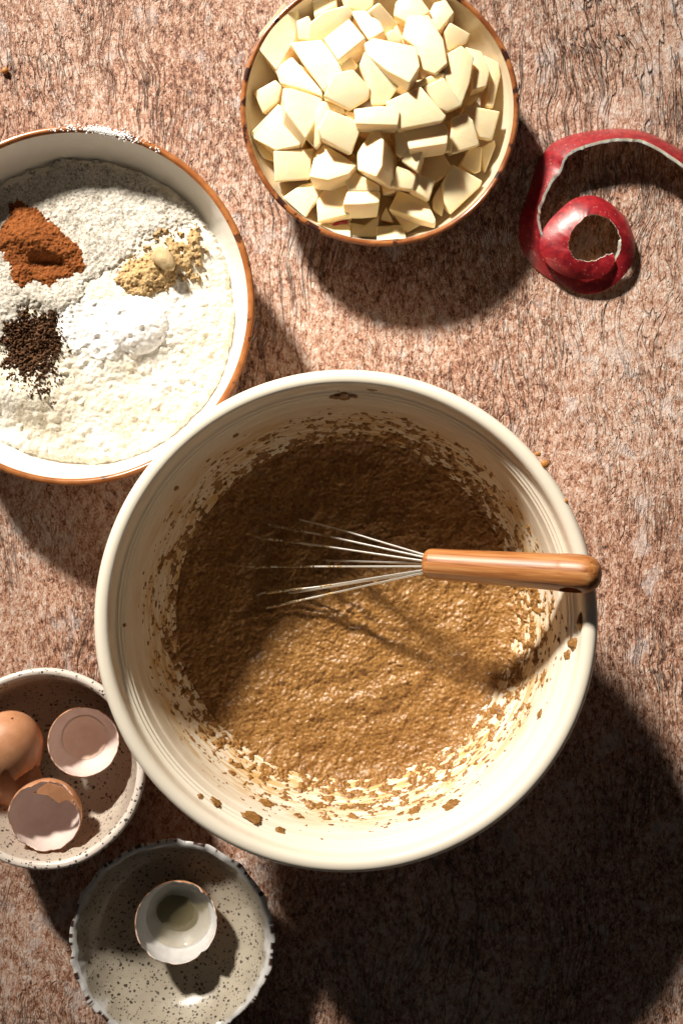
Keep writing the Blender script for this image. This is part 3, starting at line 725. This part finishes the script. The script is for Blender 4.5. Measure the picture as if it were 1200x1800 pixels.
# (label, outline of the upper face, layer, thickness mm, slope towards x, slope towards y); outline in a 2.264x enlargement of the photograph
CH = [
 ('tall pale apple block leaning against the bowl rim at upper left', [(128,150),(228,35),(285,50),(268,150),(195,275),(130,205)], .6, 20, .25, -.35),
 ('small pale apple block at the top edge of the photo, leftmost there', [(338,6),(432,-14),(432,22),(346,66)], 0, 16, .1, -.2),
 ('apple chunk cut off by the top edge, above the pointed brownish cube', [(450,-20),(590,-24),(575,22),(540,46),(468,30)], .2, 17, .0, .1),
 ('narrow upright apple piece right of the tall upper left block', [(272,84),(321,62),(336,95),(322,158),(274,155)], .0, 16, .1, .1),
 ('broad apple piece half hidden behind the bright square one near the top left', [(328,92),(380,48),(470,22),(500,50),(482,84),(388,156),(320,158)], .3, 16, -.1, .3),
 ('pale rounded apple piece touching the brownish pointed cube near the top', [(488,42),(548,40),(604,84),(622,122),(560,158),(528,112)], .6, 15, .3, -.3),
 ('apple cube with its corner pointing up, near the top middle', [(562,46),(604,10),(677,94),(626,146),(606,92)], .5, 17, -.25, .3),
 ('large pale apple chunk at the top edge right of the middle', [(660,60),(668,8),(700,-18),(764,-10),(806,46),(720,92)], .3, 18, .1, -.1),
 ('knobbly pale apple piece near the top right of the heap', [(796,58),(820,10),(866,-2),(900,50),(842,122),(800,100)], .4, 18, .1, -.1),
 ('big many-sided apple chunk high in the upper right of the heap', [(694,150),(716,64),(800,62),(856,158),(872,250),(824,292),(758,268),(752,188)], 1.2, 18, .15, -.1),
 ('small apple wedge pointing right, next to the bare bowl wall', [(862,128),(886,90),(966,136),(948,172),(878,202)], .0, 15, -.1, .25),
 ('thick bright apple bar lying across the upper middle of the heap', [(545,172),(582,150),(748,184),(762,262),(722,326),(640,282),(556,216)], 1.6, 16, .0, -.45),
 ('bright square apple cube upper left of the middle', [(382,152),(482,74),(546,150),(440,238)], 1.5, 17, .2, -.3),
 ('large pale apple chunk with a slanting lower edge, left of the middle', [(248,170),(372,158),(440,238),(452,282),(380,358),(300,252)], .9, 18, .2, -.1),
 ('six-sided flat apple slice in the middle of the heap', [(384,382),(424,292),(500,277),(566,350),(560,392),(486,437)], 1.3, 14, -.1, .1),
 ('flat apple piece tucked under the thick bright bar', [(524,262),(546,206),(692,326),(630,412),(572,416),(562,352)], .8, 15, .0, .1),
 ('apple slab behind the large left wedge, slanting down to the right', [(190,272),(256,226),(372,356),(374,382),(290,352),(210,332)], .4, 15, .2, -.1),
 ('small apple corner at the far left beside the bowl wall', [(104,366),(190,318),(216,346),(200,402),(142,452)], .0, 16, .1, .1),
 ('large pale apple wedge at the left edge of the heap', [(94,532),(202,414),(306,546),(282,578),(192,597),(104,550)], .4, 17, .2, -.2),
 ('small apple end peeping out under the large left wedge', [(98,552),(192,598),(186,642),(140,636),(112,592)], -1.0, 13, .1, .0),
 ('rounded apple wedge left of centre with a shaded lower side', [(222,350),(258,352),(376,390),(368,442),(312,548),(232,442)], 1.0, 18, -.2, -.25),
 ('narrow apple strip between the rounded wedge and the square slice', [(310,548),(374,402),(462,430),(466,458),(402,442),(366,520),(372,568),(352,592)], .5, 16, .1, .1),
 ('square flat apple slice left of the pyramid-shaped chunk', [(361,512),(400,436),(537,490),(490,614),(378,552)], 1.3, 17, -.1, .1),
 ('slim apple bar lying level in the very middle', [(504,432),(600,420),(652,424),(684,440),(676,498),(510,492)], 1.5, 12, .0, -.2),
 ('largest flat apple slab, right of the slim middle bar', [(630,406),(766,344),(868,462),(852,482),(682,514),(654,470)], 1.4, 14, -.05, .0),
 ('flat apple piece with a tiny bump, above the right slab', [(780,346),(860,309),(932,420),(872,446),(838,430)], 1.0, 14, -.1, .1),
 ('rounded upright apple block at the upper right of the heap', [(861,292),(874,214),(930,182),(980,228),(962,332),(930,418),(900,372)], 1.2, 18, -.25, -.1),
 ('flat pale apple piece between the upright block and the far right slice', [(945,186),(1010,205),(1042,282),(1030,342),(970,357),(976,236)], .6, 15, -.1, -.1),
 ('long thin apple slice at the far right beside the rim', [(1020,220),(1076,250),(1086,300),(1056,427),(1026,418),(1040,330)], .1, 15, -.2, .0),
 ('flat square apple slice at the right below the long thin one', [(944,418),(1082,444),(1052,557),(1000,546),(962,470)], .3, 10, -.1, .1),
 ('apple chunk with a curved right side, left of the right square slice', [(889,472),(946,448),(976,480),(1002,577),(890,611)], .5, 16, -.1, .1),
 ('short apple bar with a bright upper edge, below the largest slab', [(698,516),(860,489),(876,520),(872,571),(726,592)], .9, 13, .0, -.35),
 ('little shaded apple piece right of the pyramid tip', [(666,516),(696,520),(722,592),(692,628),(668,612)], .1, 15, .0, .1),
 ('four-sided apple block low at the left of the heap', [(184,601),(342,591),(332,640),(326,712),(190,723)], .2, 16, .0, .15),
 ('apple wedge with a shaded lower face, left of the pyramid chunk', [(325,702),(346,620),(382,569),(512,655),(480,692),(400,716)], .8, 16, .1, -.3),
 ('pointed apple wedge near the lower left rim', [(220,792),(290,736),(397,716),(362,790),(310,872)], .1, 16, .0, .1),
 ('big pyramid-shaped apple chunk, bright on its left side, below the middle', [(514,604),(590,495),(618,560),(612,660),(590,702),(516,674)], 1.3, 22, .55, -.25),
 ('bright apple cube with one corner pointing down, near the bottom', [(460,812),(476,758),(530,706),(606,766),(602,806),(535,812)], .9, 15, .0, -.5),
 ('pale apple block left of the bright corner-down cube at the bottom', [(354,802),(402,724),(480,738),(462,800),(482,852),(360,882)], .4, 17, .2, -.1),
 ('small apple piece behind the bright corner-down cube', [(470,716),(510,686),(602,736),(604,756),(540,762),(480,760)], .4, 15, .0, .0),
 ('small apple block left of the half shaded cube', [(690,640),(712,590),(778,588),(752,682)], .5, 15, .2, .0),
 ('flat apple piece left of the slanting step in the lower right', [(644,742),(674,660),(752,690),(736,757)], .4, 15, .0, .1),
 ('apple piece under the half shaded cube', [(736,757),(752,690),(826,716),(802,797)], .35, 15, -.2, .0),
 ('long apple wedge in the lower right, pointing right', [(643,832),(680,756),(792,800),(826,872),(820,892)], .2, 15, .1, -.2),
 ('large apple wedge with a straight right edge at lower right', [(856,722),(896,655),(1011,720),(1002,742),(886,852),(862,802)], .4, 17, -.1, .1),
 ('shaded apple piece at the right under the square slice', [(925,657),(958,592),(1012,584),(1006,680),(986,690)], -.6, 14, -.1, .1),
 ('thin apple end between the shaded right piece and the rim', [(1014,640),(1010,585),(1062,556),(1066,582),(1022,690)], -.6, 14, -.1, .1),
 ('dim small apple piece between the long wedge and the lower right wedge', [(814,792),(850,732),(860,812),(852,862),(816,832)], -.7, 14, .0, .1),
 ('apple chunk with a strip of red skin left on it', [(354,892),(484,868),(488,957),(430,942)], -.3, 15, .0, .05),
 ('shaded apple block below the bright corner-down cube', [(488,884),(545,894),(602,852),(592,947),(490,947)], -.5, 15, .0, .1),
 ('lowest square apple cube beside the bottom rim', [(592,901),(697,895),(706,962),(594,969)], -.1, 16, .0, .1),
 ('dim apple piece under the long lower right wedge', [(660,850),(782,886),(712,927),(688,897)], -.7, 14, .0, .1),
 ('tiny triangular apple tip in the dark gap near the bottom', [(606,872),(630,820),(662,886)], -1.1, 13, .0, .0),
 ('small apple piece in the gap under the pyramid chunk', [(608,722),(652,704),(664,762),(620,772)], -.5, 13, .0, .1),
 ('deep yellow apple piece in the gap left of the thick bright bar', [(440,242),(492,230),(520,262),(500,282),(452,288)], .3, 15, .0, .2),
 ('deep yellow apple piece in the gap below the pointed top cube', [(628,136),(660,114),(694,152),(690,176),(640,166)], .4, 15, .0, .2),
 ('deep yellow apple piece under the big upper right chunk', [(720,342),(820,294),(864,288),(856,312),(770,348),(690,380)], .5, 15, .0, .2),
 ('tiny apple bit between the six-sided slice and the slim bar', [(468,440),(502,446),(504,472),(474,468)], .5, 13, .0, .0),
 ('small apple piece in the gap above the half shaded cube at right', [(838,582),(888,545),(892,606),(850,604)], -.1, 14, .0, .2),
]
def apple_z(x, y, layer):
    r = math.hypot(x - AB.x, y - AB.y) / .075
    return .028 + .021 * max(0.0, 1 - r * r) + .0062 * layer
def place_chunk(label, poly, layer, th, sx, sy):
    cx = sum(p[0] for p in poly) / len(poly); cy = sum(p[1] for p in poly) / len(poly)
    z0 = apple_z(*W(400 + cx / 2.264, cy / 2.264, .05)[:2], layer)
    cw = W(400 + cx / 2.264, cy / 2.264, z0); pts = []
    poly = [(cx + (x - cx) * 1.035, cy + (y - cy) * 1.035) for x, y in poly]
    for (x, y) in poly:
        p = W(400 + x / 2.264, y / 2.264, z0); z = z0 + sx * (p.x - cw.x) + sy * (p.y - cw.y)
        pts.append(W(400 + x / 2.264, y / 2.264, z))
    nrm = Vector((-sx, -sy, 1)).normalized()
    down = -nrm * th * .001
    # nothing may poke through the bowl
    bm, c = chunk(pts, down)
    for v in bm.verts:
        dx, dy = v.co.x - AB.x, v.co.y - AB.y; r = math.hypot(dx, dy)
        zmin = float(np.interp(r, [0, .048, .066, .076, .0805, .0822, .1], [.0075, .0088, .0136, .0222, .0310, .037, .038]))
        if v.co.z < zmin: v.co.z = zmin
    base = Vector((c.x, c.y, c.z + down.z))
    bmesh.ops.translate(bm, vec=-base, verts=bm.verts)
    o = bm_obj('apple_chunk', bm, MAT['apple'], None, False, base)
    for pl in o.data.polygons: pl.use_smooth = True
    o.data.set_sharp_from_angle(angle=math.radians(62))
    return tag(o, label, 'apple chunk', G_AP), pts, nrm
for c in CH:
    o, pts, nrm = place_chunk(*c)
    if 'red skin' in c[0]:
        a = W(400 + 412 / 2.264, 905 / 2.264, pts[0].z + .0012); b = W(400 + 478 / 2.264, 884 / 2.264, pts[0].z + .0012)
        m = (a + b) / 2 + Vector((-.0006, .0010, .0004)); V, F = tube([p - o.location for p in spline([a, m, b], 6)], .0014, 8)
        s = mesh_obj('skin_strip', V, F, MAT['skin'], o); s['label'] = 'strip of red apple skin'
# a lower course carries the pile
low = [(-.046, .020), (-.030, .046), (-.008, .056), (.016, .052), (.038, .040), (.052, .016), (.050, -.012), (.034, -.034), (.012, -.040), (-.014, -.036), (-.036, -.024), (-.052, -.004), (-.020, .016), (.004, .026), (.026, .012), (.018, -.014), (-.006, -.010), (-.028, -.004)]
for i, (x, y) in enumerate(low):
    a = rng.uniform(0, 1.5); s = rng.uniform(.0110, .0132); z = .026 + .010 * max(0, 1 - (x * x + y * y) / .05 ** 2)
    pts = [Vector((AB.x + x + s * math.cos(a + k * math.pi / 2 + rng.uniform(-.2, .2)), AB.y + y + s * math.sin(a + k * math.pi / 2 + rng.uniform(-.2, .2)), z + rng.uniform(-.003, .003))) for k in range(4)]
    bm, c = chunk(pts, Vector((0, 0, -.018)))
    for v in bm.verts:
        r = math.hypot(v.co.x - AB.x, v.co.y - AB.y); zmin = float(np.interp(r, [0, .048, .066, .076, .0805], [.0075, .0088, .0136, .0222, .0310])); v.co.z = max(v.co.z, zmin)
    base = Vector((c.x, c.y, c.z - .018)); bmesh.ops.translate(bm, vec=-base, verts=bm.verts)
    o = bm_obj('apple_chunk', bm, MAT['apple'], None, True, base); o.data.set_sharp_from_angle(angle=math.radians(62))
    tag(o, 'apple chunk in the bottom layer, buried beneath the others', 'apple chunk', 'apple chunks buried at the bottom of the bowl')

# ------------------------------------------------------------------ apple peel
def pk(x, y, z): return W(880 + x / 3.75, 200 + y / 3.75, z * .001)
# stations along the strip: outer edge (x, y, height mm), inner edge (x, y, height mm), in a 3.75x enlargement of the photograph
ST = [((1420, 520, 1), (1370, 560, 14)), ((1330, 370, 1), (1270, 420, 16)), ((1210, 255, 2), (1190, 325, 18)), ((1000, 138, 2), (980, 192, 19)), ((860, 101, 2), (850, 162, 19)), ((700, 100, 1), (720, 166, 19)), ((540, 120, 1), (570, 200, 18)),
      ((420, 152, 1), (470, 240, 17)), ((320, 212, 1), (410, 295, 16)), ((250, 310, 1), (388, 362, 15)), ((205, 430, 1), (325, 440, 14)), ((165, 570, 1), (262, 575, 13)),
      ((122, 690, 1), (236, 680, 12)), ((120, 830, 1), (262, 800, 10)), ((160, 940, 1), (300, 890, 8)), ((250, 1040, 1), (370, 960, 6)), ((380, 1122, 1), (470, 1020, 5)),
      ((530, 1186, 2), (570, 1040, 5)), ((660, 1172, 4), (660, 1030, 6)), ((770, 1105, 6), (740, 985, 8)), ((852, 1010, 7), (775, 930, 11)), ((884, 900, 7), (792, 860, 14)), ((868, 790, 7), (775, 780, 16)),
      ((815, 680, 7), (725, 705, 17)), ((720, 590, 8), (650, 668, 18)), ((610, 540, 8), (570, 668, 18)), ((480, 560, 8), (520, 715, 18)), ((380, 640, 8), (470, 765, 17)), ((295, 735, 8), (450, 825, 17)),
      ((256, 830, 9), (447, 880, 16)), ((270, 930, 9), (462, 925, 16)), ((330, 1015, 9), (490, 958, 15)), ((430, 1072, 9), (540, 968, 15)), ((540, 1092, 9), (600, 972, 14)), ((650, 1082, 10), (660, 950, 13)), ((715, 1035, 11), (705, 930, 12)), ((750, 965, 12), (738, 920, 11))]
so = smooth_profile([tuple(pk(*a)) for a, b in ST], 7); si = smooth_profile([tuple(pk(*b)) for a, b in ST], 7)
NU, NV = len(so), 11
top = np.zeros((NU, NV, 3))
for i in range(NU):
    o_, i_ = so[i], si[i]; w = np.linalg.norm(i_ - o_)
    tan = so[min(i + 1, NU - 1)] + si[min(i + 1, NU - 1)] - so[max(i - 1, 0)] - si[max(i - 1, 0)]
    nrm = np.cross(tan, i_ - o_); nrm = nrm / (np.linalg.norm(nrm) + 1e-12)
    if nrm[2] < 0: nrm = -nrm
    jag = .0010 * fbm(np.array([i * .31]), np.array([3.0]), 0, 3)[0]
    for j in range(NV):
        u = j / (NV - 1); crown = w * .07 * (1 - (2 * u - 1) ** 2)
        top[i, j] = o_ + (i_ - o_) * u * (1 + jag / max(w, .004)) + nrm * crown
Vn = np.zeros_like(top)
du = np.gradient(top, axis=0); dv = np.gradient(top, axis=1); Vn = np.cross(du, dv); Vn /= np.linalg.norm(Vn, axis=2)[..., None] + 1e-12
Vn = np.where(Vn[..., 2:3] < 0, -Vn, Vn)
bot = top - Vn * .0022
# the inner cut edge lies level, so its pale flesh shows from above
for i in range(NU):
    inw = (si[i] - so[i]) * np.array([1, 1, 0]); inw = inw / (np.linalg.norm(inw) + 1e-9)
    wd = .0020 if i < 150 else .0004
    wd *= 1 + .3 * fbm(np.array([i * .4]), np.array([8.0]), 0, 2)[0]
    bot[i, -1] = top[i, -1] + inw * wd + np.array([0, 0, -.0005])
org = pk(560, 800, 0)
peel = thing('apple_peel', 'curled spiral of glossy red apple peel lying on the tabletop', 'apple peel', org)
O = np.array(org)
V = (top - O).reshape(-1, 3); mesh_obj('skin', V, grid_faces(NU, NV), MAT['skin'], peel)
# flesh: underside and the cut edges
ex = np.concatenate([top[:, :1] + (top[:, :1] - top[:, 1:2]) * .0, bot, top[:, -1:]], axis=1)
mesh_obj('flesh', (ex - O).reshape(-1, 3), grid_faces(NU, NV + 2)[:, ::-1], MAT['peelflesh'], peel, False)

# ------------------------------------------------------------------ speckled bowl with eggshells
EB = W(76, 1352, .060); EB = Vector((EB.x, EB.y, 0))
eg_root = thing('speckled_bowl', 'small speckled stoneware bowl holding broken brown eggshells', 'bowl', EB)
wobE = lambda T, R, Z: (R * (1 + .006 * np.sin(2 * T + 1.0) + .004 * np.sin(5 * T + 2) + .002 * np.sin(9 * T)), Z + .0008 * np.sin(3 * T) * (R / .06))
V, F = lathe(smooth_profile([(.0005, .003), (.033, .003), (.035, .0005), (.039, .0005), (.043, .004), (.053, .022), (.0592, .046), (.0606, .0555)], 5), 160, wobE)
mesh_obj('outer_wall', V, F[:, ::-1], MAT['speck'], eg_root)
V, F = lathe(smooth_profile([(.0606, .0555), (.0615, .0580), (.0612, .0598), (.0598, .0608), (.0578, .0605), (.0562, .0590)], 6), 160, wobE)
mesh_obj('rim', V, F[:, ::-1], MAT['specklip'], eg_root)
V, F = lathe(smooth_profile([(.0562, .0590), (.0546, .0530), (.0510, .0380), (.0450, .0220), (.034, .0120), (.018, .0080), (.0005, .0070)], 6), 160, wobE)
mesh_obj('inner_wall', V, F[:, ::-1], MAT['speck'], eg_root)

def eggshell(name, label, pos, axis, R, depth, reach, jag, seed, inner='membrane', group=None, spin=0.0, jag_f=3.0, dips=()):
    """half an eggshell: axis points out of the opening, reach is the opening's angle from the pole in degrees"""
    root = thing(name, label, 'eggshell', pos, group)
    ax_ = Vector(axis).normalized(); q = ax_.to_track_quat('Z', 'Y').to_matrix() @ Matrix.Rotation(spin, 3, 'Z')
    NT, NP = 144, 26
    th = np.linspace(0, 2 * math.pi, NT, endpoint=False)
    j = fbm(np.cos(th) * jag_f + seed, np.sin(th) * jag_f, seed * .7, 3, .6)
    j = np.round(j * 2.5) / 2.5 * .6 + j * .4
    pm = math.radians(reach) + jag * j
    for (c, w, d) in dips: pm = pm - d * np.clip(1 - np.abs((np.degrees(th) - c + 180) % 360 - 180) / w, 0, 1) ** .7
    u = np.linspace(.02, 1, NP); P = pm[:, None] * u[None]
    def surf(off):
        r, a = R - off, depth - off
        zz = -a * np.cos(P); rr = r * np.sin(P) * (1 + .05 * np.cos(P))
        return np.stack([rr * np.cos(th)[:, None], rr * np.sin(th)[:, None], zz], -1)
    o3, i3 = surf(0), surf(.00075)
    Q = np.array(q)
    edge = .5 * (o3[:, -1:] + i3[:, -1:])
    Vo = np.concatenate([o3, edge], 1); Vi = np.concatenate([i3, edge], 1)
    mesh_obj('outer_shell', (Vo.reshape(-1, 3) @ Q.T), grid_faces(NT, NP + 1, wrap=True), MAT['shell'], root)
    mesh_obj('inner_membrane', (Vi.reshape(-1, 3) @ Q.T), grid_faces(NT, NP + 1, wrap=True)[:, ::-1], MAT[inner], root)
    return root
SH1 = eggshell('eggshell', 'upturned eggshell half nearest the cream bowl, pinkish inside', W(147, 1304, .042), (.16, .02, 1), .0218, .0235, 92, .10, 3.3)
def air_cell(root, tilt, a0, a1, R, depth):
    q = Vector(tilt).normalized().to_track_quat('Z', 'Y').to_matrix(); P = np.linspace(math.radians(a0), math.radians(a1), 14)
    V, F = lathe([((R - .0012) * math.sin(p) * (1 + .05 * math.cos(p)), -(depth - .0012) * math.cos(p)) for p in P], 64)
    return mesh_obj('air_cell', V @ np.array(q).T, F, MAT['aircell'], root)
air_cell(SH1, (.16, .02, 1), 1, 40, .0218, .0235)
SH2 = eggshell('eggshell', 'upturned eggshell half with cracked brown edge, lowest in speckled bowl', W(79, 1435, .054), (.0, -.20, 1), .0222, .0255, 94, .10, 8.1, dips=((58, 24, .22), (85, 12, .12)))
SH3 = eggshell('eggshell', 'domed brown eggshell with jagged broken edge at the left edge', W(14, 1320, .044), (-.25, -.85, -.55), .0215, .0275, 88, .22, 5.2, jag_f=2.2)
SH4 = eggshell('eggshell', 'dark shaded eggshell under the domed one at the left edge', W(18, 1352, .014), (.15, .25, -1), .0228, .0225, 84, .12, 6.4)
# the broken flap standing on the lower shell
bm = bmesh.new()
for (x, y, z) in ((58, 1394, .0580), (84, 1376, .0610), (112, 1384, .0610), (136, 1408, .0590), (142, 1424, .0575), (118, 1405, .0590), (104, 1412, .0580), (84, 1398, .0592)):
    bm.verts.new(W(x, y, z) - SH2.location)
bm.faces.new(bm.verts); bmesh.ops.triangulate(bm, faces=bm.faces)
ext = bmesh.ops.extrude_face_region(bm, geom=bm.faces[:]); bmesh.ops.translate(bm, vec=(0, 0, -.0009), verts=[v for v in ext['geom'] if isinstance(v, bmesh.types.BMVert)])
bmesh.ops.recalc_face_normals(bm, faces=bm.faces)
fl = bm_obj('broken_flap', bm, MAT['shell'], SH2, False); fl['label'] = 'folded brown flap of broken shell'

# ------------------------------------------------------------------ pinched dish with an eggshell cup
DZ = .034
DB = W(302, 1655, DZ); DB = Vector((DB.x, DB.y, 0))
di_root = thing('pinched_dish', 'speckled dish with notched edge and dark dabs at the bottom edge of the photo', 'dish', DB)
def wobD(T, R, Z):
    k = np.clip((R - .050) / .012, 0, 1)
    tooth = np.abs((((T + .05 * np.sin(5 * T)) * 40 / math.pi) % 2) - 1) - .5
    amp = np.clip(.5 + .6 * np.sin(T * 3 + 1.2) * np.sin(T * 7), .05, 1)
    r = R * (1 + .010 * np.sin(2 * T + .6) + .006 * np.sin(3 * T + 2)) + k * (.0013 * tooth * amp + .0006 * np.sin(17 * T))
    return r, Z + k * (.0012 * np.sin(3 * T + 1) + .0006 * tooth)
V, F = lathe(smooth_profile([(.0005, .003), (.026, .003), (.028, .0005), (.032, .0005), (.036, .003), (.050, .014), (.0590, .026), (.0612, .0300)], 5), 352, wobD)
mesh_obj('outer_wall', V, F[:, ::-1], MAT['speck'], di_root)
V, F = lathe(smooth_profile([(.0612, .0300), (.0632, .0322), (.0640, .0336), (.0632, .0345), (.0615, .0342), (.0596, .0328)], 5), 352, wobD)
mesh_obj('notched_rim', V, F[:, ::-1], MAT['dish'], di_root)
V, F = lathe(smooth_profile([(.0596, .0328), (.0575, .0290), (.0530, .0215), (.0450, .0135), (.034, .0088), (.018, .0070), (.0005, .0066)], 6), 352, wobD)
mesh_obj('inner_wall', V, F[:, ::-1], MAT['dish'], di_root)
SH5 = eggshell('eggshell', 'white lined eggshell cup with leftover clear liquid in the notched dish', W(310, 1622, .030), (.10, .06, 1), .0258, .0222, 90, .16, 1.4, inner='whiteshell')
zl = -.0140
V, F = lathe(smooth_profile([(.0003, zl + .0000), (.010, zl), (.0170, zl + .0002), (.0190, zl + .0009), (.0205, zl + .0022)], 4), 96)
lq = mesh_obj('egg_white', V, F, MAT['eggwhite'], SH5); lq.location = (-.0006, .0008, 0)
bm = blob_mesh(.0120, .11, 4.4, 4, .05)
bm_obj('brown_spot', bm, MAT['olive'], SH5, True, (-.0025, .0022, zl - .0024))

# ------------------------------------------------------------------ small crumb on the table
cr = drop(9, 124, .0018, .0024, .7, None, 'crumb', None, 'crumb')
tag(cr, 'single amber crumb on the tabletop at the upper left edge', 'crumb')
